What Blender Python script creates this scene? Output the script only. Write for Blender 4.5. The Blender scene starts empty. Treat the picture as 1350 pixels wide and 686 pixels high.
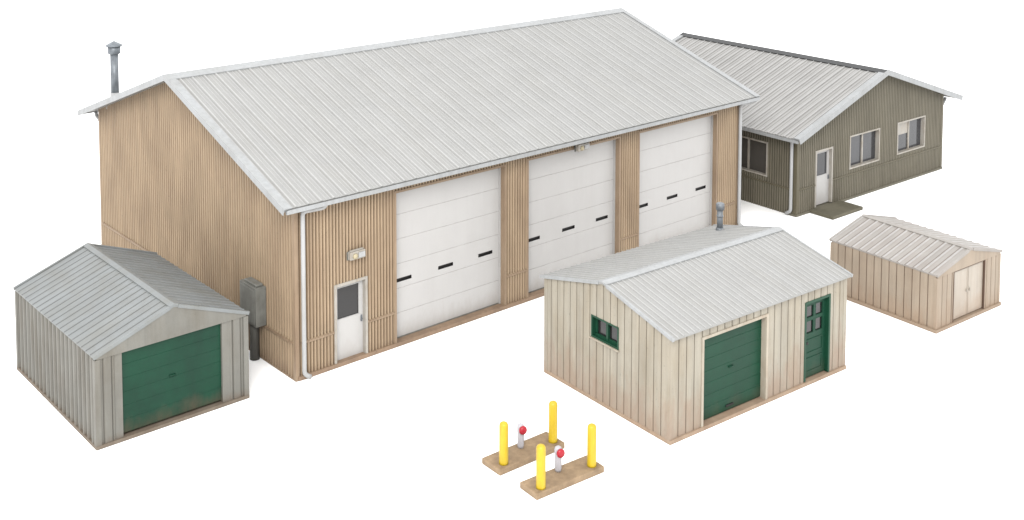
import bpy, bmesh, math, random
from mathutils import Vector, Matrix
random.seed(7)
S = 1.42                      # metres per layout unit
sc = bpy.context.scene
COL = sc.collection

# ------------------------------------------------------------------ materials
def rgb(r, g, b):
    def f(c):
        c /= 255.0
        return c / 12.92 if c <= 0.04045 else ((c + 0.055) / 1.055) ** 2.4
    return (f(r), f(g), f(b), 1.0)

def mat(name, base, rough=0.6, metal=0.0, blotch=0.10, blotch_scale=1.2, streak=0.10, streak_scale=(9, 9, .5),
        grain=0.05, grain_scale=60, tint=None, tint_amt=0.0, tint_scale=(1.5, 1.5, .6), low=None, low_h=0.5, low_amt=0.6,
        spots=0.0, bump=0.15, spec=0.35, coat=0.0):
    m = bpy.data.materials.new(name); m.use_nodes = True
    nt = m.node_tree; N = nt.nodes; Lk = nt.links
    bs = N['Principled BSDF']
    tc = N.new('ShaderNodeTexCoord')
    oi = N.new('ShaderNodeObjectInfo')
    def noise(scale, vec=(1, 1, 1), detail=4, rough_=.6, off=0):
        mp = N.new('ShaderNodeMapping'); mp.inputs['Scale'].default_value = vec
        mp.inputs['Location'].default_value = (off, off * 1.7, off * .6)
        Lk.new(tc.outputs['Object'], mp.inputs['Vector'])
        n = N.new('ShaderNodeTexNoise'); n.inputs['Scale'].default_value = scale
        n.inputs['Detail'].default_value = detail; n.inputs['Roughness'].default_value = rough_
        Lk.new(mp.outputs['Vector'], n.inputs['Vector'])
        return n.outputs['Fac']
    def ramp(fac, a, b, lo, hi):
        r = N.new('ShaderNodeMapRange'); r.inputs['From Min'].default_value = a; r.inputs['From Max'].default_value = b
        r.inputs['To Min'].default_value = lo; r.inputs['To Max'].default_value = hi; r.clamp = True
        Lk.new(fac, r.inputs['Value']); return r.outputs['Result']
    def math_(op, a, b):
        n = N.new('ShaderNodeMath'); n.operation = op
        for i, v in enumerate((a, b)):
            if isinstance(v, (int, float)): n.inputs[i].default_value = v
            else: Lk.new(v, n.inputs[i])
        return n.outputs[0]
    def mix(fac, a, b, mode='MIX'):
        n = N.new('ShaderNodeMix'); n.data_type = 'RGBA'; n.blend_type = mode
        if isinstance(fac, (int, float)): n.inputs['Factor'].default_value = fac
        else: Lk.new(fac, n.inputs['Factor'])
        for key, v in (('A', a), ('B', b)):
            s = [i for i in n.inputs if i.name == key and i.type == 'RGBA'][0]
            if isinstance(v, tuple): s.default_value = v
            else: Lk.new(v, s)
        return [o for o in n.outputs if o.type == 'RGBA'][0]
    col = base
    if tint is not None:
        f = ramp(noise(1.0, tint_scale, 5, .65, 3.1), .42, .68, 0, tint_amt)
        col = mix(f, col, tint)
    k = ramp(noise(blotch_scale, (1, 1, 1), 5, .6, 1.3), .3, .7, 1 - blotch, 1 + blotch * .6)
    k2 = ramp(noise(1.0, streak_scale, 4, .6, 5.7), .3, .7, 1 - streak, 1 + streak * .7)
    k3 = ramp(noise(grain_scale, (1, 1, 1), 3, .7, 9.1), .3, .7, 1 - grain, 1 + grain)
    kk = math_('MULTIPLY', math_('MULTIPLY', k, k2), k3)
    if spots:
        sp = ramp(noise(14, (1, 1, 1), 2, .5, 21.0), .69, .74, 1, 1 - spots)
        kk = math_('MULTIPLY', kk, sp)
    cc = N.new('ShaderNodeCombineColor')
    for i in range(3): Lk.new(kk, cc.inputs[i])
    col = mix(1.0, col, cc.outputs[0], 'MULTIPLY')
    if low is not None:                          # splashed dirt at the foot of the wall, ragged edge
        sx = N.new('ShaderNodeSeparateXYZ'); Lk.new(tc.outputs['Object'], sx.inputs[0])
        n = noise(1.0, (3.2, 3.2, 1.3), 6, .7, 12.0)
        zz = math_('ADD', sx.outputs['Z'], math_('MULTIPLY', math_('SUBTRACT', n, .5), -low_h * 2.4))
        f = ramp(zz, low_h * .1, low_h, low_amt, 0)
        col = mix(f, col, low)
    Lk.new(col, bs.inputs['Base Color'])
    bs.inputs['Roughness'].default_value = rough; bs.inputs['Metallic'].default_value = metal
    bs.inputs['Specular IOR Level'].default_value = spec
    if coat: bs.inputs['Coat Weight'].default_value = coat
    if bump:
        b = N.new('ShaderNodeBump'); b.inputs['Strength'].default_value = bump; b.inputs['Distance'].default_value = .01
        Lk.new(noise(38, (1, 1, 1), 4, .65, 2.2), b.inputs['Height']); Lk.new(b.outputs['Normal'], bs.inputs['Normal'])
    return m

# ------------------------------------------------------------------ mesh builder (a, b, c) -> local frame
class MB:
    def __init__(self, flip=False): self.v = []; self.f = []; self.mi = []; self.flip = flip; self.smooth = []
    def P(self, a, b, c):
        self.v.append((b * S, a * S, c * S) if self.flip else (a * S, b * S, c * S)); return len(self.v) - 1
    def face(self, pts, mi=0, smooth=False):
        self.f.append([self.P(*p) for p in pts]); self.mi.append(mi); self.smooth.append(smooth)
    def faces_idx(self, idx, mi=0, smooth=False):
        self.f.append(idx); self.mi.append(mi); self.smooth.append(smooth)
    def box(self, a0, a1, b0, b1, c0, c1, mi=0):
        i = [self.P(a, b, c) for a in (a0, a1) for b in (b0, b1) for c in (c0, c1)]
        for q in ((0, 1, 3, 2), (4, 6, 7, 5), (0, 4, 5, 1), (2, 3, 7, 6), (0, 2, 6, 4), (1, 5, 7, 3)):
            self.faces_idx([i[k] for k in q], mi)
    def hexa(self, p, mi=0):      # 8 points: bottom 4 loop, top 4 loop
        i = [self.P(*q) for q in p]
        for q in ((3, 2, 1, 0), (4, 5, 6, 7), (0, 1, 5, 4), (1, 2, 6, 5), (2, 3, 7, 6), (3, 0, 4, 7)):
            self.faces_idx([i[k] for k in q], mi)
    def prism(self, poly, axis, lo, hi, mi=0):   # polygon in the two other axes, extruded along axis
        def mk(p, t):
            return (t, p[0], p[1]) if axis == 'a' else (p[0], t, p[1]) if axis == 'b' else (p[0], p[1], t)
        A = [self.P(*mk(p, lo)) for p in poly]; B = [self.P(*mk(p, hi)) for p in poly]
        n = len(poly)
        self.faces_idx(A[::-1], mi); self.faces_idx(B, mi)
        for k in range(n): self.faces_idx([A[k], A[(k + 1) % n], B[(k + 1) % n], B[k]], mi)
    def lathe(self, ctr, prof, n=20, axis='c', mi=0, cap=True):
        rings = []
        for (r, t) in prof:
            ring = []
            for k in range(n):
                x = r * math.cos(2 * math.pi * k / n); y = r * math.sin(2 * math.pi * k / n)
                p = {'c': (x, y, t), 'a': (t, x, y), 'b': (x, t, y)}[axis]
                ring.append(self.P(ctr[0] + p[0], ctr[1] + p[1], ctr[2] + p[2]))
            rings.append(ring)
        for A, B in zip(rings, rings[1:]):
            for k in range(n): self.faces_idx([A[k], A[(k + 1) % n], B[(k + 1) % n], B[k]], mi, True)
        if cap: self.faces_idx(rings[0][::-1], mi); self.faces_idx(rings[-1], mi)
    def tube(self, path, r, n=10, mi=0):
        pts = [Vector(p) for p in path]; rings = []
        prev = None
        for i, p in enumerate(pts):
            d = (pts[min(i + 1, len(pts) - 1)] - pts[max(i - 1, 0)]).normalized()
            if prev is None:
                x = d.orthogonal().normalized()
            else:
                x = (prev - d * prev.dot(d)).normalized()
            prev = x; y = d.cross(x)
            rings.append([self.P(*(p + (x * math.cos(2 * math.pi * k / n) + y * math.sin(2 * math.pi * k / n)) * r)) for k in range(n)])
        for A, B in zip(rings, rings[1:]):
            for k in range(n): self.faces_idx([A[k], A[(k + 1) % n], B[(k + 1) % n], B[k]], mi, True)
        self.faces_idx(rings[0][::-1], mi); self.faces_idx(rings[-1], mi)
    def build(self, name, mats, parent=None, bevel=0.0, label=None, recalc=True):
        me = bpy.data.meshes.new(name); me.from_pydata(self.v, [], self.f)
        if not isinstance(mats, (list, tuple)): mats = [mats]
        for m in mats: me.materials.append(m)
        for p, k, s in zip(me.polygons, self.mi, self.smooth): p.material_index = k; p.use_smooth = s
        if recalc:
            bm = bmesh.new(); bm.from_mesh(me)
            bmesh.ops.recalc_face_normals(bm, faces=bm.faces[:]); bm.to_mesh(me); bm.free()
        o = bpy.data.objects.new(name, me); COL.objects.link(o)
        if parent: o.parent = parent
        if bevel:
            b = o.modifiers.new('bevel', 'BEVEL'); b.width = bevel * S; b.segments = 2; b.limit_method = 'ANGLE'; b.angle_limit = math.radians(40)
        if label: o['label'] = label
        return o

def thing(name, label, cat, X, Y, rotz=0, group=None):
    o = bpy.data.objects.new(name, None); COL.objects.link(o)
    o.location = (X * S, Y * S, 0); o.rotation_euler = (0, 0, rotz); o.empty_display_size = .3
    o['label'] = label; o['category'] = cat
    if group: o['group'] = group
    return o

# ------------------------------------------------------------------ gabled building kit
class Bld:
    def __init__(self, root, q, side):
        self.root = root; self.flip = side < 0
        self.L, self.W, self.ze, self.zr, self.ox, self.oy = q
        self.sl = (self.zr - self.ze) / (self.W / 2 + self.oy); self.t = .05
    def mb(self): return MB(self.flip)
    def rz(self, b):
        b = min(b, self.W - b); return self.ze + (b + self.oy) * self.sl
    def face(self, f):
        L, W = self.L, self.W
        return {'u0': lambda s, n, z: (s, -n, z), 'uW': lambda s, n, z: (s, W + n, z),
                'v0': lambda s, n, z: (-n, s, z), 'vL': lambda s, n, z: (L + n, s, z)}[f]
    def wall(self, f, prof, holes=(), z0=0, mats=None, name='wall', top=None, zprof=None, parent=None, recalc=False):
        F = self.face(f); Wd = self.L if f[0] == 'u' else self.W
        T = top or ((lambda s: self.rz(0) - self.t) if f[0] == 'u' else (lambda s: self.rz(s) - self.t))
        m = self.mb(); put_wall(m, F, prof, holes, z0, T, extra=(() if f[0] == 'u' else (self.W / 2,)), zprof=zprof)
        return m.build(name, mats, parent or self.root, recalc=recalc)
    def fbox(self, m, f, s0, s1, n0, n1, z0, z1, mi=0):
        F = self.face(f); i = []
        m.hexa([F(s0, n0, z0), F(s1, n0, z0), F(s1, n1, z0), F(s0, n1, z0), F(s0, n0, z1), F(s1, n0, z1), F(s1, n1, z1), F(s0, n1, z1)], mi)
    def ring(self, m, f, s0, s1, z0, z1, w, n0, n1, bottom=True, wt=None):
        """rectangular frame whose OUTER edge is s0..s1, z0..z1"""
        wt = wt or w
        self.fbox(m, f, s0, s0 + w, n0, n1, z0, z1); self.fbox(m, f, s1 - w, s1, n0, n1, z0, z1)
        self.fbox(m, f, s0 + w, s1 - w, n0, n1 - .002, z1 - wt, z1)
        if bottom: self.fbox(m, f, s0 + w, s1 - w, n0, n1 - .002, z0, z0 + wt)
    def roof(self, prof, mats, name='roof', t=.05):
        m = self.mb(); W, oy = self.W, self.oy
        ux, uz = 1 / math.hypot(1, self.sl), self.sl / math.hypot(1, self.sl)
        for sgn in (0, 1):
            def Q(a, d, n):           # d 0 at eave .. 1 at ridge, n above the sheet
                b = -oy + d * (W / 2 + oy); z = self.ze + d * (self.zr - self.ze)
                b2, z2 = b - n * uz, z + n * ux
                if d >= 1: b2, z2 = W / 2, z + n / ux
                return (a, W - b2 if sgn else b2, z2)
            for (s0, n0, k), (s1, n1, _) in zip(prof, prof[1:]):
                m.face([Q(s0, 0, n0), Q(s1, 0, n1), Q(s1, 1, n1), Q(s0, 1, n0)], k)
                m.face([Q(s0, 0, -t), Q(s1, 0, -t), Q(s1, 0, n1), Q(s0, 0, n0)], 0)
            a, b = prof[0][0], prof[-1][0]
            m.face([Q(a, 0, -t), Q(b, 0, -t), Q(b, 1, -t), Q(a, 1, -t)], 0)
            for e, ne in ((a, prof[0][1]), (b, prof[-1][1])):
                m.face([Q(e, 0, -t), Q(e, 0, ne), Q(e, 1, ne), Q(e, 1, -t)], 0)
        return m.build(name, mats, self.root, recalc=False)
    def slope_strip(self, m, a0, a1, d0, d1, n0, n1, sgn, mi=0):
        W, oy = self.W, self.oy; ux, uz = 1 / math.hypot(1, self.sl), self.sl / math.hypot(1, self.sl)
        def Q(a, d, n):
            b = -oy + d * (W / 2 + oy); z = self.ze + d * (self.zr - self.ze)
            b2, z2 = b - n * uz, z + n * ux
            if d >= .9999: b2, z2 = W / 2, z + n / ux
            return (a, W - b2 if sgn else b2, z2)
        m.hexa([Q(a0, d0, n0), Q(a1, d0, n0), Q(a1, d1, n0), Q(a0, d1, n0), Q(a0, d0, n1), Q(a1, d0, n1), Q(a1, d1, n1), Q(a0, d1, n1)], mi)

def put_wall(m, F, prof, holes, z0, T, extra=(), zprof=None):
    ss = sorted(set([round(p[0], 5) for p in prof] + [round(h[i], 5) for h in holes for i in (0, 1)] + [round(e, 5) for e in extra]))
    lo, hi = prof[0][0], prof[-1][0]
    ss = [s for s in ss if lo - 1e-6 <= s <= hi + 1e-6]
    import bisect
    xs = [p[0] for p in prof]
    def at(s):
        i = max(0, min(len(prof) - 2, bisect.bisect_right(xs, s + 1e-7) - 1))
        a, b = prof[i], prof[i + 1]; t = 0 if b[0] == a[0] else (s - a[0]) / (b[0] - a[0])
        return a[1] + (b[1] - a[1]) * max(0, min(1, t))
    def mid(s):
        i = max(0, min(len(prof) - 2, bisect.bisect_right(xs, s) - 1)); return prof[i][2]
    zp = zprof or [(z0, 0, 0)]
    zx = [p[0] for p in zp]
    def nz(z):
        if len(zp) == 1: return 0
        i = max(0, min(len(zp) - 2, bisect.bisect_right(zx, z + 1e-7) - 1))
        a, b = zp[i], zp[i + 1]; t = 0 if b[0] == a[0] else (z - a[0]) / (b[0] - a[0])
        return a[1] + (b[1] - a[1]) * max(0, min(1, t))
    def zm(z):
        i = max(0, bisect.bisect_right(zx, z) - 1); return zp[min(i, len(zp) - 1)][2]
    zb = sorted(set([round(z, 5) for z in zx] + [round(h[i], 5) for h in holes for i in (2, 3)] + [z0]))
    for s0, s1 in zip(ss, ss[1:]):
        if s1 - s0 < 1e-5: continue
        sm = (s0 + s1) / 2; n0, n1 = at(s0), at(s1 - 1e-6) if s1 in xs else at(s1)
        n1 = at(s1)
        t0, t1 = T(s0), T(s1); tm = min(t0, t1)
        zl = [z for z in zb if z0 - 1e-6 <= z < tm - 1e-4]
        cells = [((a, a), (b, b)) for a, b in zip(zl, zl[1:])] + [((zl[-1], zl[-1]), (t0, t1))]
        for (p0, p1), (q0, q1) in cells:
            zc = (p0 + q0) / 2
            if any(h[0] - 1e-6 < sm < h[1] + 1e-6 and h[2] < zc < h[3] for h in holes): continue
            m.face([F(s0, n0 + nz(p0), p0), F(s1, n1 + nz(p1), p1), F(s1, n1 + nz(q1), q1), F(s0, n0 + nz(q0), q0)], mid(sm) or zm(zc))

def rep(lo, hi, pitch, cell):
    """repeat a cell [(frac, n, mi)...] from lo to hi at about the given pitch"""
    k = max(1, round((hi - lo) / pitch)); p = (hi - lo) / k; out = []
    for i in range(k):
        for (f, n, mi) in cell: out.append((lo + (i + f) * p, n, mi))
    out.append((hi, cell[0][1], 0)); return out
RIB = [(0, 0, 1), (.26, 0, 0), (.44, .020, 2), (.80, .020, 0)]                      # corrugated cladding
RIBG = [(0, 0, 1), (.30, 0, 0), (.44, .026, 2), (.74, .026, 0)]
BOARD = [(0, 0, 1), (.085, 0, 0), (.10, .014, 0), (.55, .017, 0), (.97, .014, 0)]   # wide boards, narrow grooves
PAN = [(0, 0, 0), (.50, 0, 1), (.60, 0, 0), (.70, .030, 0), (.90, .030, 0)]         # pans with raised ribs
FLAT = lambda lo, hi, n=0: [(lo, n, 0), (hi, n, 0)]

KW, KR = 2.6, 3.2           # how strongly walls and roofs are lit: photo colour / K = paint colour
def T(r, g, b, k=KW):
    c = rgb(r, g, b); return (c[0] / k, c[1] / k, c[2] / k, 1)

# streak vectors: fast across the wall or roof run, slow along it
DOWN = (5, 5, .45)
M = {}
M['ground'] = None
M['tan'] = mat('tan_cladding', T(200, 174, 142), rough=.6, blotch=.06, streak=.09, streak_scale=(4, 4, .25), tint=T(160, 134, 108), tint_amt=.5, tint_scale=(1.2, 1.2, .4), low=T(150, 122, 98), low_h=.35, low_amt=.55, spots=.25)
M['tan_grime'] = mat('tan_cladding_grooves', T(130, 105, 81), rough=.75, blotch=.2, streak=.2)
M['tan_worn'] = mat('tan_rib_rubbed_paint', T(216, 190, 158), rough=.6, blotch=.06, streak=.10, streak_scale=(4, 4, .25), tint=T(174, 147, 120), tint_amt=.5, tint_scale=(1.2, 1.2, .4), low=T(158, 130, 104), low_h=.35, low_amt=.6)
M['tan_trim'] = mat('tan_trim', T(192, 166, 138), rough=.55, blotch=.08, tint=T(150, 120, 92), tint_amt=.4)
M['tan_sill'] = mat('tan_sill', T(186, 157, 130), rough=.7, blotch=.12, tint=T(146, 122, 104), tint_amt=.5, tint_scale=(2, 2, 4))
M['white_roof'] = mat('pale_metal_roof', T(208, 208, 206, KR), rough=.5, blotch=.05, streak=.05, streak_scale=(7, .35, .35), tint=T(200, 198, 191, KR), tint_amt=.4, tint_scale=(2.2, .5, .5), spots=.10, grain=.10, grain_scale=34)
M['white_roof_seam_line'] = mat('pale_metal_roof_seam_line', T(187, 186, 183, KR), rough=.7, streak=.2, streak_scale=(7, .6, .6))  # slightly darker narrow line beside each roof rib
M['white_trim'] = mat('white_trim', T(219, 220, 221), rough=.45, blotch=.05, tint=T(190, 186, 176), tint_amt=.35)
M['roof_trim'] = mat('pale_roof_edge_trim', T(221, 224, 226, KR), rough=.45, blotch=.05, tint=T(194, 193, 188, KR), tint_amt=.4)
M['white_door'] = mat('white_door_paint', T(236, 234, 232), rough=.45, blotch=.02, streak=.012, tint=T(224, 221, 217), tint_amt=.25, low=T(205, 197, 189), low_h=.6, low_amt=.4, grain=.02)
M['door_seam'] = mat('door_seam_grey', T(222, 219, 216), rough=.6)
M['aged_white'] = mat('aged_white_paint', T(216, 210, 200), rough=.5, blotch=.06, tint=T(176, 158, 132), tint_amt=.5, tint_scale=(4, 4, 2))
M['black'] = mat('black_rubber', T(34, 32, 32), rough=.5, bump=0)
M['glass'] = mat('dark_window_glass', T(100, 97, 93), rough=.12, blotch=.15, blotch_scale=.8, streak=.03, grain=0, bump=0, spec=.5)
M['glass_dark'] = mat('near_black_window_glass', T(50, 48, 49), rough=.12, blotch=.15, streak=.03, grain=0, bump=0, spec=.5)
M['glass2'] = mat('smoky_window_glass', T(86, 87, 91), rough=.10, blotch=.25, blotch_scale=.7, streak=.12, grain=.03, bump=0, spec=.5)
M['steel'] = mat('galvanised_steel', T(158, 165, 172), rough=.42, metal=.2, blotch=.22, blotch_scale=5, streak=.15, tint=T(108, 113, 120), tint_amt=.6, tint_scale=(8, 8, 3))
M['meter'] = mat('grey_meter_box_paint', T(150, 150, 143), rough=.55, blotch=.12, tint=T(104, 100, 92), tint_amt=.5, tint_scale=(3, 3, 2))
M['meter_dark'] = mat('dark_grey_conduit_paint', T(106, 104, 97), rough=.6, blotch=.15)
M['olive'] = mat('olive_cladding', T(131, 124, 106), rough=.6, blotch=.08, streak=.1, streak_scale=(6, 6, .35), tint=T(110, 102, 84), tint_amt=.35)
M['olive_grime'] = mat('olive_cladding_grooves', T(92, 86, 69), rough=.75, blotch=.15)
M['olive_worn'] = mat('olive_rib_rubbed_paint', T(152, 145, 126), rough=.6, blotch=.08, streak=.12, streak_scale=(6, 6, .35), tint=T(122, 114, 95), tint_amt=.4)
M['olive_trim'] = mat('olive_trim', T(124, 116, 94), rough=.55, blotch=.08)
M['olive_sill'] = mat('olive_sill', T(138, 132, 114), rough=.7, blotch=.1)
M['slab'] = mat('olive_concrete', T(136, 130, 110), rough=.8, blotch=.12, tint=T(98, 93, 74), tint_amt=.5, grain=.08)
M['streak_roof'] = mat('streaked_metal_roof', T(221, 219, 216, KR), rough=.5, blotch=.05, streak=.12, streak_scale=(.4, 6, .4), tint=T(186, 184, 180, KR), tint_amt=.4, tint_scale=(.35, 3.2, .35), grain=.05)
M['streak_grime'] = mat('streaked_roof_seam_dirt', T(150, 148, 144, KR), rough=.7, streak=.3, streak_scale=(.5, 6, .5))
M['charcoal'] = mat('charcoal_ridge_metal', T(70, 72, 74, KR), rough=.5, blotch=.12)
M['seam_highlight'] = mat('painted_seam_highlight', T(234, 234, 232, KR), rough=.45, blotch=.05)  # highlight along the roof rib tops, put in as a brighter colour
M['shed_wall'] = mat('grey_shed_cladding', T(149, 147, 139), rough=.55, blotch=.1, streak=.1, streak_scale=(6, 6, .5), tint=T(124, 115, 100), tint_amt=.5, low=T(124, 106, 88), low_h=.25, low_amt=.6)
M['shed_sill'] = mat('grey_shed_sill', T(150, 136, 120), rough=.7, blotch=.12, tint=T(128, 108, 90), tint_amt=.6)
M['shed_grime'] = mat('grey_shed_grooves', T(102, 98, 90), rough=.7, blotch=.2)
M['shed_roof'] = mat('zinc_shed_roof', T(177, 182, 183, KR), rough=.5, blotch=.08, streak=.08, streak_scale=(.4, 7, .4), tint=T(160, 158, 148, KR), tint_amt=.5)
M['shed_roof_grime'] = mat('zinc_shed_roof_seams', T(120, 120, 117, KR), rough=.6, streak=.3, streak_scale=(.5, 6, .5))
M['green'] = mat('green_door_paint', T(31, 83, 62), spec=.15, rough=.42, blotch=.14, streak=.06, streak_scale=(.6, .6, 6), tint=T(36, 64, 54), tint_amt=.5, low=T(96, 90, 72), low_h=.46, low_amt=.8)
M['green_clean'] = mat('green_door_paint_clean', T(31, 84, 62), spec=.15, rough=.42, blotch=.12, streak=.06, streak_scale=(.6, .6, 6), tint=T(38, 72, 58), tint_amt=.45, low=T(92, 96, 78), low_h=.42, low_amt=.4)
M['green_trim'] = mat('green_trim_paint', T(34, 88, 64), rough=.4, spec=.2, blotch=.12)
M['cream'] = mat('cream_boards', T(201, 193, 176), rough=.6, blotch=.06, streak=.15, streak_scale=(7, 7, .35), tint=T(182, 167, 142), tint_amt=.55, spots=.2, low=T(184, 156, 134), low_h=1.15, low_amt=.7)
M['cream_grime'] = mat('cream_board_grooves', T(104, 92, 74), rough=.7, blotch=.25)
M['cream_trim'] = mat('cream_trim', T(214, 203, 184), rough=.55, blotch=.08, tint=T(180, 150, 122), tint_amt=.4, tint_scale=(4, 4, 2))
M['cream_sill'] = mat('cream_sill', T(202, 176, 150), rough=.7, blotch=.12, tint=T(176, 142, 116), tint_amt=.5)
M['pink'] = mat('pinkish_tan_boards', T(201, 184, 163), rough=.6, blotch=.08, streak=.1, streak_scale=(7, 7, .4), tint=T(190, 167, 143), tint_amt=.5, low=T(190, 160, 133), low_h=.75, low_amt=.6)
M['pink_grime'] = mat('pinkish_tan_grooves', T(122, 96, 78), rough=.7, blotch=.25)
M['pink_roof'] = mat('dusty_white_shed_roof', T(216, 210, 203, KR), rough=.55, blotch=.07, streak=.1, streak_scale=(.5, 6, .5), tint=T(206, 194, 186, KR), tint_amt=.55)
M['pink_roof_worn'] = mat('dusty_white_rib_paint', T(232, 228, 224, KR), rough=.5, blotch=.08)
M['pink_roof_grime'] = mat('dusty_roof_seams', T(160, 144, 135, KR), rough=.7)
M['pink_door'] = mat('ivory_shed_door', T(224, 213, 198), rough=.5, blotch=.07, tint=T(206, 186, 166), tint_amt=.4, low=T(206, 176, 150), low_h=.65, low_amt=.55)
M['board'] = mat('tan_base_board', T(192, 164, 130), rough=.75, blotch=.14, blotch_scale=4, tint=T(136, 112, 88), tint_amt=.5, tint_scale=(4, 4, 4), grain=.08)
M['yellow'] = mat('yellow_bollard_paint', T(249, 213, 46), rough=.4, blotch=.06, blotch_scale=6, tint=T(226, 182, 48), tint_amt=.3, tint_scale=(9, 9, 4))
M['amber'] = mat('yellowed_lamp_lens', T(222, 208, 172), rough=.3, bump=0)
M['red'] = mat('red_cap_paint', T(214, 34, 56), rough=.3, blotch=.08, bump=0)
M['pipe_white'] = mat('white_standpipe_paint', T(224, 221, 227), rough=.4, blotch=.06, blotch_scale=6)

def ribroof(lo, hi, pitch, h, w, bead=0, mi_top=0, seam_mi=1):
    cell = [(0, 0, 0)]
    wf = w / pitch
    if bead: cell += [(.26, 0, 0), (.29, bead, mi_top), (.33, bead, 0), (.36, 0, 0), (.55, 0, 0), (.58, bead, mi_top), (.62, bead, 0), (.65, 0, 0)]
    cell += [(1 - wf * 2.0, 0, seam_mi), (1 - wf * 1.75, 0, 0), (1 - wf * 1.25, h, mi_top), (1 - wf * .4, h, mi_top)]
    return rep(lo, hi, pitch, cell)

def gutter(B, f, side_b, a0, a1, mats, name='gutter'):
    m = B.mb(); z = B.ze - .03
    # U-shaped trough under the eave edge
    s = -1 if side_b == 0 else 1
    b0 = -B.oy - .006 if s < 0 else B.W + B.oy + .005
    prof = [(0, .0), (0, -.052), (.06, -.052), (.06, .022), (.048, .022), (.048, -.04), (.012, -.04), (.012, 0)]
    poly = [(b0 + s * p[0] * .8, z + p[1]) for p in prof]
    m.prism(poly, 'a', a0, a1)
    return m.build(name, mats, B.root)

def man_door(B, f, s0, s1, z0, z1, mats, depth=.07, glass=None, frame_w=.05, split=.45, kind='door'):
    """framed leaf with a big upper light; door > frame, window, handle"""
    m = B.mb()
    F = lambda *a, **k: B.fbox(m, f, *a, **k)
    i0, i1, it = s0 + frame_w, s1 - frame_w, z1 - frame_w
    h = it - z0; g0 = z0 + h * .53; g1 = it - .06; gi0, gi1 = i0 + .06, i1 - .075
    put_wall(m, B.face(f), FLAT(i0, i1, -depth), [(gi0, gi1, g0, g1)], z0 + .004, lambda s: it)
    for (a, b, c, d) in ((gi0, gi0 + .012, g0, g1), (gi1 - .012, gi1, g0, g1)): F(a, b, -depth - .03, -depth + .004, c, d)
    for (c, d) in ((g0, g0 + .012), (g1 - .012, g1)): F(gi0 + .012, gi1 - .012, -depth - .03, -depth + .003, c, d)
    door = m.build(kind, mats[0], B.root, recalc=False)
    m = B.mb(); B.ring(m, f, s0, s1, z0, z1, frame_w, -depth - .02, .028, bottom=False)
    m.build('frame', mats[1], door)
    m = B.mb(); B.fbox(m, f, gi0 - .01, gi1 + .01, -depth - .05, -depth - .022, g0 - .01, g1 + .01); m.build('window', glass, door)
    m = B.mb(); hz = z0 + h * .47; hs = i1 - .035
    B.fbox(m, f, hs - .016, hs + .016, -depth, -depth + .012, hz - .06, hz + .06)
    p = B.face(f)
    m.tube([p(hs, -depth + .01, hz), p(hs, -depth + .04, hz), p(hs - .05, -depth + .045, hz - .003)], .008, 8)
    m.build('handle', M['steel'], door)
    return door

def downspout(B, path, r=.042, mats=None):
    m = B.mb()
    # round the corners of the path
    pts = [Vector(p) for p in path]; out = [pts[0]]
    for A, P, C in zip(pts, pts[1:], pts[2:]):
        k = .07
        d0, d1 = (A - P), (C - P)
        a = P + d0.normalized() * min(k, d0.length * .45); c = P + d1.normalized() * min(k, d1.length * .45)
        for t in (0, .25, .5, .75, 1): out.append((a * (1 - t) ** 2 + P * 2 * t * (1 - t) + c * t * t))
    out.append(pts[-1]); m.tube(out, r, 12)
    # two clips
    return m.build('downspout', mats or M['white_trim'], B.root)

Q = math.radians
# ================================================================== BIG TAN GARAGE
root = thing('metal_garage', 'largest building, tan ribbed metal garage with three tall white overhead doors and pale metal roof', 'garage', -3.3398, 20.7299, .7009)
B = Bld(root, (12.5354, 8.5909, 3.2873, 4.8921, .3858, .3084), 1)
L, W = B.L, B.W
tw = [M['tan'], M['tan_grime'], M['tan_worn']]
doors = [(2.20, 4.92), (5.585, 8.305), (8.97, 11.69)]
DZ0, DZ1 = .085, 2.985
m_s0, m_s1, m_z0, m_z1 = .80, 1.535, .075, 1.555
holes = [(a, b, 0, DZ1) for a, b in doors] + [(m_s0, m_s1, 0, m_z1)]
B.wall('u0', rep(0, L, .0705, RIB), holes, 0, tw)
B.wall('v0', rep(0, W, .092, RIBG), (), 0, tw)
B.wall('uW', rep(0, L, .0705, RIB), (), 0, tw); B.wall('vL', rep(0, W, .0705, RIB), (), 0, tw)
B.roof(ribroof(-B.ox, L + B.ox, .262, .016, .034, bead=.006, mi_top=2), [M['white_roof'], M['white_roof_seam_line'], M['seam_highlight']])
# ridge cap and rake trims
m = B.mb()
for sg in (0, 1): B.slope_strip(m, -B.ox - .012, L + B.ox + .012, .955, 1, -.004, .026, sg)
m.build('ridge_cap', M['roof_trim'], root)
for aa, bb, fa in ((-B.ox - .012, -B.ox + .135, -1), (L + B.ox - .135, L + B.ox + .012, 1)):
    for sg in (0, 1):
        m = B.mb(); B.slope_strip(m, aa, bb, -.004, .954, .002, .026, sg)
        e0, e1 = (aa - .012, aa) if fa < 0 else (bb, bb + .012)
        B.slope_strip(m, e0, e1, -.004, .9999, -.10, .026, sg)
        m.build('rake_trim', M['roof_trim'], root)
gutter(B, 'u0', 0, -B.ox + .02, L + B.ox - .02, M['roof_trim']); gutter(B, 'uW', 1, -B.ox + .02, L + B.ox - .02, M['roof_trim'])
# corner trims
for (a, b) in ((0, 0), (L, 0), (0, W), (L, W)):
    m = B.mb(); da = .045 if a == 0 else -.045; db = .045 if b == 0 else -.045
    oa, ob = (-.028 if a == 0 else .028), (-.028 if b == 0 else .028)
    poly = [(a + oa, b + ob), (a + da, b + ob), (a + da, b + ob * .2), (a + oa * .2, b + ob * .2), (a + oa * .2, b + db), (a + oa, b + db)]
    m.prism(poly, 'c', .004, B.rz(0) - .06); m.build('corner_trim', M['tan_trim'], root)
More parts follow.
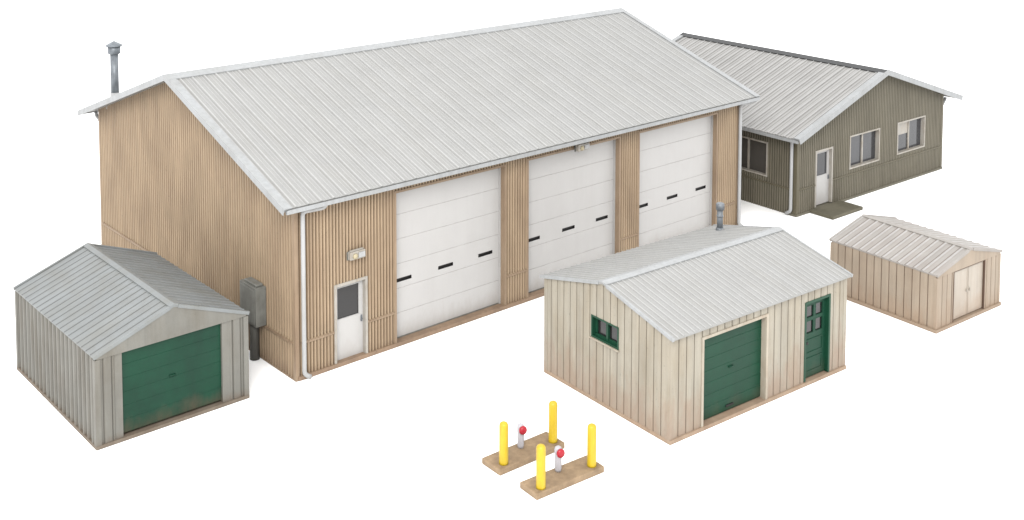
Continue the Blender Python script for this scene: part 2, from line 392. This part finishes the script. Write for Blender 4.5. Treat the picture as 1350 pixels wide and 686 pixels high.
# belt trims
segs = [('u0', .09, m_s0 - .004), ('u0', m_s1 + .004, doors[0][0] - .05), ('u0', doors[0][1] + .05, doors[1][0] - .05), ('u0', doors[1][1] + .05, doors[2][0] - .05), ('u0', doors[2][1] + .05, L - .09), ('v0', .09, W - .09), ('vL', .09, W - .09), ('uW', .09, L - .09)]
for f, a, b in segs:
    m = B.mb(); e = .012 if f == 'v0' else 0; B.fbox(m, f, a, b, .0, .034 + e, .655, .685); B.fbox(m, f, a, b, .0, .026 + e, .685, .7); m.build('belt_trim', M['tan_trim'], root)
m = B.mb(); m.prism([(-.03, -.03), (L + .03, -.03), (L + .03, W + .03), (-.03, W + .03)], 'c', .004, .026); m.build('base_flashing', M['tan_trim'], root)
# floor slab edge showing as the sill
m = B.mb(); m.box(.02, L - .02, -.048, 0.30, .003, .078); m.build('sill', M['tan_sill'], root, bevel=.006)
# overhead doors
DEP = .14
def overhead_door(B, s0, s1, z0, z1):
    m = B.mb(); n = 6; h = (z1 - z0) / n; zp = []
    for i in range(n):
        zp += [(z0 + i * h, -.005, 1), (z0 + i * h + .010, 0, 0), (z0 + (i + 1) * h - .004, 0, 1)]
    zp.append((z1, -.005, 1))
    zc = z0 + 2 * h + .16; ws = [(s0 + .10 + k * 1.03, s0 + .10 + k * 1.03 + .375, zc - .036, zc + .036) for k in range(3)]
    put_wall(m, B.face('u0'), FLAT(s0 + .004, s1 - .004, -DEP), ws, z0 + .004, lambda s: z1, zprof=zp)
    d = m.build('garage_door', [M['white_door'], M['door_seam']], B.root, recalc=False)
    for w in ws:
        m = B.mb(); a, b, c, e = w
        B.fbox(m, 'u0', a - .012, b + .012, -DEP - .06, -DEP - .035, c - .012, e + .012)
        B.fbox(m, 'u0', a - .012, a, -DEP - .035, -DEP - .002, c, e); B.fbox(m, 'u0', b, b + .012, -DEP - .035, -DEP - .002, c, e)
        B.fbox(m, 'u0', a, b, -DEP - .035, -DEP - .002, e, e + .012); B.fbox(m, 'u0', a, b, -DEP - .035, -DEP - .002, c - .012, c)
        m.build('window', M['black'], d)
    m = B.mb(); B.fbox(m, 'u0', s0 + .004, s1 - .004, -DEP - .01, -DEP + .012, z0 - .012, z0 + .014); m.build('bottom_seal', M['meter'], d)
    # jambs (inside faces of the opening) and the slim trim round it
    m = B.mb(); B.fbox(m, 'u0', s0 - .045, s0, -DEP - .06, .030, .004, z1 + .045); B.fbox(m, 'u0', s1, s1 + .045, -DEP - .06, .030, .004, z1 + .045)
    B.fbox(m, 'u0', s0, s1, -DEP - .06, .028, z1, z1 + .045)
    m.build('frame', M['tan_trim'], d)
    for a, b in ((s0 + .0005, s0 + .02), (s1 - .02, s1 - .0005)):
        m = B.mb(); B.fbox(m, 'u0', a, b, -DEP + .002, -DEP + .05, z0, z1 - .001); m.build('track', M['door_seam'], d)
for a, b in doors: overhead_door(B, a, b, DZ0, DZ1)
man_door(B, 'u0', m_s0, m_s1, m_z0, m_z1, (M['white_door'], M['aged_white']), depth=.07, glass=M['glass_dark'])
# twin-head wall light above the side door, and one under the eave above the middle door
def wall_light(B, s, z, n0, w=.34, h=.15):
    m = B.mb(); B.fbox(m, 'u0', s - w / 2, s + w / 2, n0, n0 + .09, z - h / 2, z + h / 2)
    l = m.build('wall_light', M['aged_white'], B.root, bevel=.012)
    m = B.mb(); m.lathe(B.face('u0')(s - w * .18, n0 + .088, z - .01), [(.055, -.0), (.05, -.022), (.03, -.036), (.01, -.04)], 16, axis='b'); m.build('lens', M['amber'], l)
    m = B.mb(); B.fbox(m, 'u0', s + .01, s + w / 2 - .02, n0 + .091, n0 + .112, z - .05, z + .05); m.build('cover', M['white_trim'], l, bevel=.012)
    m = B.mb(); B.fbox(m, 'u0', s - w / 2 + .02, s + w / 2 - .02, n0 + .012, n0 + .06, z + h / 2 + .001, z + h / 2 + .022); m.build('hood', M['aged_white'], l, bevel=.008)
    m = B.mb(); B.fbox(m, 'u0', s - w / 2 - .012, s + w / 2 - .03, n0 - .02, n0 - .001, z - h / 2 - .012, z + h / 2 - .01); m.build('back_plate', M['meter'], l)
wall_light(B, 1.255, 2.05, .042)
wall_light(B, 7.06, 3.035, .075, .34, .15)
# downspouts
downspout(B, [(.47, -.30, B.ze - .05), (.47, -.24, B.ze - .15), (.115, -.085, B.ze - .19), (.115, -.085, .12), (.23, -.10, .05)])
downspout(B, [(L + .32, -.30, B.ze - .05), (L + .32, -.24, B.ze - .13), (L - .02, -.085, B.ze - .18), (L - .02, -.085, .12), (L + .08, -.10, .05)])
downspout(B, [(.05, W + .345, B.ze - .09), (.05, W + .345, B.ze - .16), (.05, W + .085, B.ze - .26), (.05, W + .085, .12), (.05, W + .16, .05)])
# stove pipe on the far slope
m = B.mb(); ca, cb = .19, 8.15; z = B.rz(cb)
m.lathe((ca, cb, 0), [(.092, z - .12), (.092, z + 1.17)], 20)
ch = m.build('chimney', M['steel'], root)
m = B.mb(); m.lathe((ca, cb, 0), [(.118, z + 1.13), (.145, z + 1.15), (.145, z + 1.31), (.12, z + 1.315)], 20); m.build('collar', M['steel'], ch)
m = B.mb(); m.lathe((ca, cb, 0), [(.19, z + 1.315), (.19, z + 1.335), (.10, z + 1.385), (.012, z + 1.43)], 20); m.build('cap', M['steel'], ch)
m = B.mb(); m.lathe((ca, cb, 0), [(.21, z - .12), (.20, z + .04), (.12, z + .10), (.10, z + .24)], 20); m.build('flashing', M['white_trim'], ch)
# electric meter box on the gable wall
bv0, bv1, bz0, bz1 = 1.0, 1.60, .71, 1.44
m = B.mb(); m.box(-.24, -.025, bv0, bv1, bz0, bz1)
mb_ = m.build('meter_box', M['meter'], root, bevel=.005)
m = B.mb(); m.box(-.252, -.2415, bv0 + .03, bv1 - .03, bz0 + .04, bz1 - .04); m.build('lid', M['meter'], mb_, bevel=.006)
m = B.mb(); m.lathe((-.125, 1.27, 0), [(.092, .004), (.087, .5), (.087, bz0 + .01)], 18); m.build('conduit', M['meter_dark'], mb_)
m = B.mb(); m.box(-.16, -.03, bv1 + .002, bv1 + .12, bz1 - .30, bz1 - .13); m.lathe((-.09, bv1 + .06, 0), [(.045, bz1 - .36), (.045, bz1 - .302)], 12); m.build('switch', M['meter'], mb_, bevel=.01)
m = B.mb(); m.box(-.20, -.05, bv0 + .06, bv1 - .1, bz1 + .001, bz1 + .05); m.build('hood', M['meter'], mb_, bevel=.015)

# ================================================================== OLIVE OFFICE
root = thing('metal_office', 'olive ribbed metal office with dark ridge cap, white door and sliding windows', 'office building', 7.9227, 29.6524, 2.2442 - math.pi / 2)
B = Bld(root, (6.4685, 6.7331, 2.1051, 3.351, .3678, .4068), -1); L, W = B.L, B.W
ow = [M['olive'], M['olive_grime'], M['olive_worn']]
dv = (.755, 1.495, .085, 1.56); w1 = (2.235, 3.595, .82, 1.70); w2 = (4.455, 5.815, .82, 1.70); wl = (.905, 2.26, .83, 1.715)
B.wall('v0', rep(0, W, .0755, RIB), [(dv[0], dv[1], 0, dv[3]), w1, w2], 0, ow)
B.wall('u0', rep(0, L, .0755, RIB), [wl], 0, ow)
B.wall('uW', rep(0, L, .0755, RIB), (), 0, ow); B.wall('vL', rep(0, W, .0755, RIB), (), 0, ow)
B.roof(rep(-B.ox, L + B.ox, .245, [(0, 0, 0), (.36, 0, 1), (.42, 0, 0), (.74, 0, 1), (.80, 0, 0), (.85, .020, 2), (.96, .020, 2)]), [M['streak_roof'], M['streak_grime'], M['seam_highlight']])
m = B.mb()
for sg in (0, 1): B.slope_strip(m, -B.ox - .012, L + B.ox + .012, .952, 1, -.004, .032, sg)
m.build('ridge_cap', M['charcoal'], root)
for aa, bb, fa in ((-B.ox - .012, -B.ox + .15, -1), (L + B.ox - .15, L + B.ox + .012, 1)):
    for sg in (0, 1):
        m = B.mb(); B.slope_strip(m, aa, bb, -.004, .951, .004, .046, sg)
        e0, e1 = (aa - .012, aa) if fa < 0 else (bb, bb + .012)
        B.slope_strip(m, e0, e1, -.004, .9999, -.10, .046, sg)
        m.build('rake_trim', M['roof_trim'], root)
gutter(B, 'u0', 0, -B.ox + .02, L + B.ox - .02, M['roof_trim']); gutter(B, 'uW', 1, -B.ox + .02, L + B.ox - .02, M['aged_white'])
for (a, b) in ((0, 0), (L, 0), (0, W), (L, W)):
    m = B.mb(); da = .08 if a == 0 else -.08; db = .08 if b == 0 else -.08
    oa, ob = (-.028 if a == 0 else .028), (-.028 if b == 0 else .028)
    m.prism([(a + oa, b + ob), (a + da, b + ob), (a + da, b + ob * .2), (a + oa * .2, b + ob * .2), (a + oa * .2, b + db), (a + oa, b + db)], 'c', .004, B.rz(0) - .06)
    m.build('corner_trim', M['olive_trim'], root)
for f, a, b in (('v0', .08, dv[0] - .004), ('v0', dv[1] + .004, W - .08), ('u0', .08, L - .08), ('uW', .08, L - .08), ('vL', .08, W - .08)):
    m = B.mb(); B.fbox(m, f, a, b, 0, .034, .655, .69); m.build('belt_trim', M['olive_trim'], root)
m = B.mb(); m.box(-.05, .3, -.045, W + .03, .003, .06); m.build('sill', M['olive_sill'], root, bevel=.006)
man_door(B, 'v0', *dv, (M['white_door'], M['aged_white']), depth=.06, glass=M['glass2'])
def slider(B, f, s0, s1, z0, z1, fm, gm, dep=.09, fw=.038, mull=True, pane_reflection=False):
    """window > pane x2, blind"""
    m = B.mb(); B.ring(m, f, s0 - .01, s1 + .01, z0 - .01, z1 + .01, fw, -dep - .03, .032)
    sm = (s0 + s1) / 2; B.fbox(m, f, sm - .024, sm + .024, -dep - .03, -dep + .035, z0 + fw - .012, z1 - fw + .012)
    w = m.build('window', fm, B.root)
    for a, b in ((s0 + fw - .012, sm - .028), (sm + .028, s1 - fw + .012)):
        m = B.mb(); B.fbox(m, f, a, b, -dep - .02, -dep, z0 + fw - .012, z1 - fw + .012); m.build('pane', gm, w)
    if pane_reflection:
        m = B.mb(); B.fbox(m, f, s0 + fw + .02, sm - .035, -dep + .002, -dep + .012, z0 + (z1 - z0) * .56, z1 - fw); m.build('pane_reflection', M['aged_white'], w)  # pale panel added to imitate a reflection on the left pane
slider(B, 'v0', *w1, M['aged_white'], M['glass2']); slider(B, 'v0', *w2, M['aged_white'], M['glass2'], pane_reflection=True)
slider(B, 'u0', *wl, M['aged_white'], M['glass'])
downspout(B, [(.52, -.16, B.ze + .0), (.52, -.12, B.ze - .085), (.10, -.085, B.ze - .11), (.10, -.085, .13), (.24, -.10, .05)])
downspout(B, [(.12, W + .38, B.ze - .09), (.12, W + .36, B.ze - .15), (.09, W + .085, B.ze - .34), (.09, W + .085, .13), (.09, W + .16, .05)])
# door step: a loose slab on the ground in front of the office door
root2 = thing('door_step', 'flat olive concrete slab on the ground before the white office door', 'door step', 7.9227, 29.6524, 2.2442 - math.pi / 2)
m = MB(True); m.box(-.75, -.06, .51, 1.80, .004, .085); m.build('slab', M['slab'], root2, bevel=.012)

# ================================================================== GREY GARAGE SHED
root = thing('metal_shed', 'small grey metal garage with zinc roof and one wide dirty green door', 'shed', -6.1466, 18.3937, 2.2673 - math.pi / 2)
B = Bld(root, (3.6374, 2.6613, 1.5234, 2.0272, .0109, .037), -1); B.ox, B.oy, B.t = .03, .045, .03; B.sl = (B.zr - B.ze) / (B.W / 2 + B.oy); L, W = B.L, B.W
sw = [M['shed_wall'], M['shed_grime']]
B.wall('u0', rep(0, L, .18, PAN), (), 0, sw); B.wall('uW', rep(0, L, .18, PAN), (), 0, sw)
B.wall('vL', rep(0, W, .18, PAN), (), 0, sw)
d = (.43, 2.205, .095, 1.47)
fp = [(0, .0, 0), (.10, 0, 1), (.115, 0, 0), (.125, .014, 0), (.24, .014, 0), (.25, 0, 1), (.265, 0, 0), (.285, .02, 0), (.305, 0, 0)]
prof = fp + [(W - p[0], p[1], 0) for p in fp[::-1]]
prof = [(p[0], p[1], (1 if abs(p[0] - (W - .115)) < 1e-4 or abs(p[0] - (W - .265)) < 1e-4 else p[2])) for p in prof]
B.wall('v0', prof, [(d[0], d[1], 0, d[3])], 0, sw, top=lambda s: 1.475)
m = B.mb()   # plain gable panel, a touch proud of the ribbed strips below
m.prism([(-.0, 1.475), (W, 1.475), (W, B.rz(W) - B.t), (W / 2, B.rz(W / 2) - B.t), (0, B.rz(0) - B.t)], 'a', -.026, .0)
m.build('gable_panel', M['shed_wall'], root)
B.roof(rep(-B.ox, L + B.ox, .182, [(0, 0, 0), (.73, 0, 1), (.83, 0, 0), (.86, .010, 0), (.97, .010, 0)]), [M['shed_roof'], M['shed_roof_grime']], t=.03)
m = B.mb()
for sg in (0, 1): B.slope_strip(m, -B.ox - .006, L + B.ox + .006, .945, 1, -.004, .026, sg)
m.build('ridge_cap', M['shed_roof'], root)
for aa, bb in ((-B.ox - .014, -B.ox + .035), (L + B.ox - .035, L + B.ox + .014)):
    for sg in (0, 1):
        m = B.mb(); B.slope_strip(m, aa, bb, -.004, .944, -.034, .022, sg); m.build('rake_trim', M['shed_roof'], root)
for (a, b) in ((0, 0), (L, 0), (0, W), (L, W)):
    m = B.mb(); da = .06 if a == 0 else -.06; db = .06 if b == 0 else -.06
    oa, ob = (-.030 if a == 0 else .03), (-.033 if b == 0 else .033)
    m.prism([(a + oa, b + ob), (a + da, b + ob), (a + da, b + ob * .2), (a + oa * .2, b + ob * .2), (a + oa * .2, b + db), (a + oa, b + db)], 'c', .062, min(1.47, B.rz(0) - .045))
    m.build('corner_trim', M['shed_wall'], root)
m = B.mb(); m.prism([(-.036, -.036), (L + .036, -.036), (L + .036, W + .036), (-.036, W + .036)], 'c', .003, .06); m.build('sill', M['shed_sill'], root, bevel=.006)
def plank_door(B, f, s0, s1, z0, z1, n, mats, dep, trim=None, tw_=.045, handle='bar', name='garage_door'):
    m = B.mb(); h = (z1 - z0) / n; zp = []
    for i in range(n): zp += [(z0 + i * h, 0, 0), (z0 + i * h + .012, .0025, 0), (z0 + (i + 1) * h - .004, .005, 0)]
    zp.append((z1, -.012, 0))
    put_wall(m, B.face(f), FLAT(s0 + .002, s1 - .002, -dep), (), z0 + .002, lambda s: z1, zprof=zp)
    dr = m.build(name, mats, B.root, recalc=False)
    m = B.mb(); c = tw_ if trim else .02
    n1 = .03 if trim else -.001
    B.fbox(m, f, s0 - c, s0, -dep - .03, n1, .004, z1 + c); B.fbox(m, f, s1, s1 + c, -dep - .03, n1, .004, z1 + c); B.fbox(m, f, s0, s1, -dep - .03, n1 - .002, z1, z1 + c)
    m.build('frame', trim or M['shed_wall'], dr)
    m = B.mb(); sc_, zc = (s0 + s1) / 2, z0 + (z1 - z0) * .52; p = B.face(f)
    m.tube([p(sc_ - .05, -dep, zc - .005), p(sc_ - .045, -dep + .022, zc), p(sc_ + .045, -dep + .022, zc), p(sc_ + .05, -dep, zc)], .012, 8)
    m.build('handle', mats, dr)
    return dr
plank_door(B, 'v0', *d, 6, M['green'], .05)

# ================================================================== CREAM WORKSHOP
root = thing('workshop', 'cream boarded workshop with green roll door, green side door and small green window', 'workshop', 2.9919, 18.5589, .6362)
B = Bld(root, (4.4833, 3.1228, 1.7815, 2.1874, .0483, .1126), 1); B.t = .035; L, W = B.L, B.W
cw = [M['cream'], M['cream_grime']]
rd = (.76, 2.30, .085, 1.535); md = (3.325, 4.035, .085, 1.525); wn = (1.19, 1.86, 1.14, 1.51)
B.wall('u0', rep(0, L, .178, BOARD), [(rd[0], rd[1], 0, rd[3]), (md[0], md[1], 0, md[3])], 0, cw)
B.wall('v0', rep(0, W, .178, BOARD), [wn], 0, cw)
B.wall('uW', rep(0, L, .178, BOARD), (), 0, cw); B.wall('vL', rep(0, W, .178, BOARD), (), 0, cw)
B.roof(ribroof(-B.ox, L + B.ox, .128, .011, .020, seam_mi=1, mi_top=2), [M['white_roof'], M['white_roof_seam_line'], M['seam_highlight']], t=.035)
m = B.mb()
for sg in (0, 1): B.slope_strip(m, -B.ox - .006, L + B.ox + .006, .94, 1, -.004, .022, sg)
m.build('ridge_cap', M['roof_trim'], root)
for aa, bb in ((-B.ox - .012, -B.ox + .03), (L + B.ox - .03, L + B.ox + .012)):
    for sg in (0, 1):
        m = B.mb(); B.slope_strip(m, aa, bb, -.004, .939, -.04, .013, sg); m.build('rake_trim', M['roof_trim'], root)
for (a, b) in ((0, 0), (L, 0), (0, W), (L, W)):
    m = B.mb(); da = .07 if a == 0 else -.07; db = .07 if b == 0 else -.07
    oa, ob = (-.022 if a == 0 else .022), (-.022 if b == 0 else .022)
    m.prism([(a + oa, b + ob), (a + da, b + ob), (a + da, b + ob * .2), (a + oa * .2, b + ob * .2), (a + oa * .2, b + db), (a + oa, b + db)], 'c', .004, B.rz(0) - .05)
    m.build('corner_trim', M['cream'], root)
m = B.mb(); m.prism([(-.024, -.045), (L + .024, -.045), (L + .024, W + .024), (-.024, W + .024)], 'c', .003, .068); m.build('sill', M['cream_sill'], root, bevel=.006)
dr = plank_door(B, 'u0', *rd, 7, M['green_clean'], .09, trim=M['cream_trim'], tw_=.05)
m = B.mb(); B.fbox(m, 'u0', 1.42, 1.60, -.088, -.07, .16, .19); m.build('latch', M['black'], dr)
# panelled side door with four lights
s0, s1, z0, z1 = md; dep = .05
m = B.mb(); fw = .045; i0, i1, it = s0 + fw, s1 - fw, z1 - fw
lx = [i0 + .075, (i0 + i1) / 2 - .022, (i0 + i1) / 2 + .022, i1 - .075]; lz = [z0 + .80, z0 + 1.045, z0 + 1.09, it - .075]
lights = [(lx[0], lx[1], lz[0], lz[1]), (lx[2], lx[3], lz[0], lz[1]), (lx[0], lx[1], lz[2], lz[3]), (lx[2], lx[3], lz[2], lz[3])]
put_wall(m, B.face('u0'), FLAT(i0, i1, -dep), lights, z0 + .004, lambda s: it)
for (a, b, c, e) in lights:
    for q in ((a, a + .01, c, e), (b - .01, b, c, e)): B.fbox(m, 'u0', q[0], q[1], -dep - .03, -dep + .003, q[2], q[3])
    for q in ((c, c + .01), (e - .01, e)): B.fbox(m, 'u0', a + .01, b - .01, -dep - .03, -dep + .002, *q)
for (c, e) in ((z0 + .10, z0 + .36), (z0 + .44, z0 + .70)): B.ring(m, 'u0', i0 + .08, i1 - .08, c, e, .022, -dep - .002, -dep + .012)
door = m.build('door', M['green_clean'], root, recalc=False)
m = B.mb(); B.ring(m, 'u0', s0, s1, z0, z1, fw, -dep - .03, .028, bottom=False); m.build('frame', M['green_trim'], door)
for (a, b, c, e) in lights:
    m = B.mb(); B.fbox(m, 'u0', a - .008, b + .008, -dep - .045, -dep - .022, c - .008, e + .008); m.build('pane', M['glass_dark'], door)
m = B.mb(); m.lathe(B.face('u0')(i0 + .035, -dep, z0 + .68), [(.012, -.02), (.012, -.05), (.026, -.054), (.026, -.078), (.012, -.086)], 12, axis='b'); m.build('handle', M['black'], door)
# gable window
m = B.mb(); B.ring(m, 'v0', wn[0] - .01, wn[1] + .01, wn[2] - .01, wn[3] + .01, .03, -.10, .024)
B.fbox(m, 'v0', 1.495, 1.545, -.10, -.03, wn[2] + .016, wn[3] - .016); B.fbox(m, 'v0', wn[0] + .018, 1.494, -.10, -.045, wn[2] + .018, wn[2] + .06); B.fbox(m, 'v0', 1.546, wn[1] - .018, -.10, -.04, wn[2] + .018, wn[2] + .05); B.fbox(m, 'v0', wn[1] - .07, wn[1] - .0185, -.10, -.05, wn[2] + .061, wn[3] - .018)
w = m.build('window', M['green_trim'], root)
for a, b in ((wn[0] + .018, 1.502), (1.538, wn[1] - .018)):
    m = B.mb(); B.fbox(m, 'v0', a, b, -.085, -.075, wn[2] + .018, wn[3] - .018); m.build('pane', M['glass_dark'], w)
m = B.mb(); B.fbox(m, 'v0', wn[0] - .03, wn[1] + .03, 0, .05, wn[2] - .035, wn[2] - .012); m.build('window_sill', M['cream_trim'], w)
# stove pipe on the far slope
ca, cb = 4.15, 2.74; z = B.rz(cb); m = B.mb()
m.lathe((ca, cb, 0), [(.058, z - .06), (.058, z + .42)], 16); ch = m.build('chimney', M['steel'], root)
m = B.mb(); m.lathe((ca, cb, 0), [(.062, z + .40), (.082, z + .41), (.082, z + .53), (.055, z + .545)], 16); m.build('cap', M['steel'], ch)
m = B.mb(); m.lathe((ca, cb, 0), [(.060, z + .26), (.070, z + .27), (.070, z + .29), (.060, z + .30)], 16); m.build('clamp_band', M['steel'], ch)
m = B.mb(); m.lathe((ca, cb, 0), [(.085, z - .05), (.08, z + .03), (.062, z + .05)], 16); m.build('flashing', M['steel'], ch)

# ================================================================== SMALL PINKISH SHED
root = thing('garden_shed', 'smallest shed, pinkish tan boards with ivory double doors and dusty white roof', 'shed', 8.863, 22.7652, 2.2102 - math.pi / 2)
B = Bld(root, (2.4705, 2.2415, 1.1572, 1.4499, .0323, .0338), -1); B.t = .03; L, W = B.L, B.W
pw = [M['pink'], M['pink_grime']]
dd = (.575, 1.665, .085, 1.085)
B.wall('u0', rep(0, L, .178, BOARD), (), 0, pw); B.wall('uW', rep(0, L, .178, BOARD), (), 0, pw); B.wall('vL', rep(0, W, .178, BOARD), (), 0, pw)
pr = rep(0, .5, .165, BOARD)[:-1] + [(.5, 0, 1), (.515, .014, 0), (W - .5, .014, 0)] + rep(W - .495, W, .165, BOARD)
B.wall('v0', pr, [(dd[0], dd[1], 0, dd[3])], 0, pw, top=lambda s: 1.10)
m = B.mb(); m.prism([(0, 1.10), (W, 1.10), (W, B.rz(W) - B.t), (W / 2, B.rz(W / 2) - B.t), (0, B.rz(0) - B.t)], 'a', -.024, .0)
m.build('gable_panel', M['pink'], root)
B.roof(rep(-B.ox, L + B.ox, .178, [(0, 0, 1), (.10, 0, 0), (.58, 0, 0), (.66, .013, 2), (.90, .013, 0)]), [M['pink_roof'], M['pink_roof_grime'], M['pink_roof_worn']], t=.03)
m = B.mb()
for sg in (0, 1): B.slope_strip(m, -B.ox - .006, L + B.ox + .006, .945, 1, -.004, .024, sg)
m.build('ridge_cap', M['pink_roof'], root)
for aa, bb in ((-B.ox - .012, -B.ox + .03), (L + B.ox - .03, L + B.ox + .012)):
    for sg in (0, 1):
        m = B.mb(); B.slope_strip(m, aa, bb, -.004, .929, -.032, .022, sg); m.build('rake_trim', M['pink_roof'], root)
for (a, b) in ((0, 0), (L, 0), (0, W), (L, W)):
    m = B.mb(); da = .045 if a == 0 else -.045; db = .045 if b == 0 else -.045
    oa, ob = (-.022 if a == 0 else .022), (-.022 if b == 0 else .022)
    m.prism([(a + oa, b + ob), (a + da, b + ob), (a + da, b + ob * .2), (a + oa * .2, b + ob * .2), (a + oa * .2, b + db), (a + oa, b + db)], 'c', .07, min(1.095, B.rz(0) - .04))
    m.build('corner_trim', M['pink'], root)
m = B.mb()
m.box(-.05, L + .05, -.05, W + .05, .003, .066); m.build('base', M['pink'], root, bevel=.006)
# two hinged leaves
f = 'v0'; mid_ = (dd[0] + dd[1]) / 2
for a, b, k in ((dd[0] + .004, mid_ - .006, 1), (mid_ + .006, dd[1] - .004, -1)):
    m = B.mb(); B.fbox(m, f, a, b, -.045, -.02, dd[2] + .004, dd[3] - .006)
    B.ring(m, f, a + .02, b - .02, dd[2] + .03, dd[3] - .03, .012, -.0195, -.014)
    leaf = m.build('door', M['pink_door'], root)
    m = B.mb(); hs = (mid_ - .05) if k > 0 else (mid_ + .05)
    B.fbox(m, f, hs - .014, hs + .014, -.019, .010, .565, .625); m.build('handle', M['aged_white'], leaf, bevel=.005)
m = B.mb(); B.fbox(m, f, dd[0] - .02, dd[0], -.06, .022, .068, dd[3] + .015); B.fbox(m, f, dd[1], dd[1] + .02, -.06, .022, .068, dd[3] + .015); B.fbox(m, f, dd[0], dd[1], -.06, .020, dd[3], dd[3] + .015)
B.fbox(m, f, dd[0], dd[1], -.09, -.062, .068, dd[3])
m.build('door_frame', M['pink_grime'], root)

# ================================================================== GUARDED STANDPIPES
def stand(front, right, left, posts, pipe, label):
    fx, fy = front; ang = math.atan2(right[1] - fy, right[0] - fx); Ln = math.hypot(right[0] - fx, right[1] - fy)
    Wd = math.hypot(left[0] - fx, left[1] - fy)
    r = thing('standpipe_guard', label, 'guard posts', fx, fy, ang, 'standpipes guarded by yellow posts')
    def lc(p):
        dx, dy = p[0] - fx, p[1] - fy
        return dx * math.cos(ang) + dy * math.sin(ang), -dx * math.sin(ang) + dy * math.cos(ang)
    m = MB(); m.box(-.032, Ln + .012, -.004, Wd + .03, .003, .10); m.build('base', M['board'], r, bevel=.014)
    for p in posts:
        x, y = lc(p); m = MB(); R = .072
        m.lathe((x, y, 0), [(R * 1.04, .098), (R, .13), (R * .99, .70), (R * .93, .727), (R * .78, .746), (R * .5, .759), (R * .2, .764)], 24)
        m.build('bollard', M['yellow'], r)
    x, y = lc(pipe); m = MB()
    m.lathe((x, y, 0), [(.046, .098), (.054, .14), (.056, .30), (.060, .40), (.060, .44), (.050, .472), (.026, .49)], 20)
    # outlet stub towards the camera's right
    u = Vector((math.cos(-ang - 1.1), math.sin(-ang - 1.1), 0)); c0 = Vector((x, y, .415))
    m.tube([c0, c0 + u * .03, c0 + u * .066], .046, 14)
    h = m.build('standpipe', M['pipe_white'], r)
    m = MB(); c = c0 + u * .058; n = u; t1 = Vector((0, 0, 1)); t2 = n.cross(t1)
    prof = [(.066, 0), (.069, .02), (.063, .038), (.044, .050), (.016, .056)]; rings = []
    for (rr, tt) in prof:
        rings.append([m.P(*(c + n * tt + (t1 * math.sin(2 * math.pi * k / 20) + t2 * math.cos(2 * math.pi * k / 20)) * rr)) for k in range(20)])
    for A, C in zip(rings, rings[1:]):
        for k in range(20): m.faces_idx([A[k], A[(k + 1) % 20], C[(k + 1) % 20], C[k]], 0, True)
    m.faces_idx(rings[0][::-1]); m.faces_idx(rings[-1]); m.build('cap', M['red'], h)
stand((.28, 17.629), (1.297, 18.423), (-.011, 17.935), [(.318, 17.803), (1.118, 18.46)], (.595, 18.274),
      'tan base with two yellow posts and red-capped white standpipe, set farther back and left')
stand((.815, 16.967), (1.856, 17.716), (.535, 17.23), [(.86, 17.128), (1.672, 17.737)], (1.145, 17.586),
      'tan base with two yellow posts and red-capped white standpipe, nearest of all to the viewer')

# ================================================================== ground, light, camera
gm = bpy.data.materials.new('white_studio_floor'); gm.use_nodes = True
gm.node_tree.nodes['Principled BSDF'].inputs['Base Color'].default_value = (.93, .93, .93, 1)
gm.node_tree.nodes['Principled BSDF'].inputs['Roughness'].default_value = .9
gm.node_tree.nodes['Principled BSDF'].inputs['Specular IOR Level'].default_value = .1
m = MB(); g = 900; m.face([(-g, -g, 0), (g, -g, 0), (g, g, 0), (-g, g, 0)])
o = m.build('ground', gm); o['kind'] = 'structure'; o['label'] = 'plain white studio floor under all the buildings'

w = bpy.data.worlds.new('World'); sc.world = w; w.use_nodes = True
nt = w.node_tree; bg = nt.nodes['Background']
bg.inputs['Color'].default_value = (1.0, 1.0, 1.0, 1)
bg.inputs['Strength'].default_value = 2.4

ld = bpy.data.lights.new('softbox', 'AREA'); ld.shape = 'DISK'; ld.size = 26; ld.energy = 33800; ld.color = (1, .985, .96)
lo = bpy.data.objects.new('softbox', ld); COL.objects.link(lo)
lo.location = (-5, -15, 36); lo.rotation_euler = (Vector((2, 30, 0)) - lo.location).to_track_quat('-Z', 'Y').to_euler()

cd = bpy.data.cameras.new('camera'); cam = bpy.data.objects.new('camera', cd); COL.objects.link(cam)
f, p, cx, cy = 1577.1811, .0742386, 636.8955, -118.5832
cd.sensor_width = 36; cd.sensor_fit = 'HORIZONTAL'; cd.lens = f * 36 / 1350
cd.shift_x = (675 - cx) / 1350; cd.shift_y = -(343 - cy) / 1350
cd.clip_start = .1; cd.clip_end = 5000
cam.location = (0, 0, 10 * S); cam.rotation_euler = (math.pi / 2 - p, 0, 0)
sc.camera = cam
sc.view_settings.view_transform = 'Standard'; sc.view_settings.look = 'None'; sc.view_settings.exposure = 0; sc.view_settings.gamma = 1
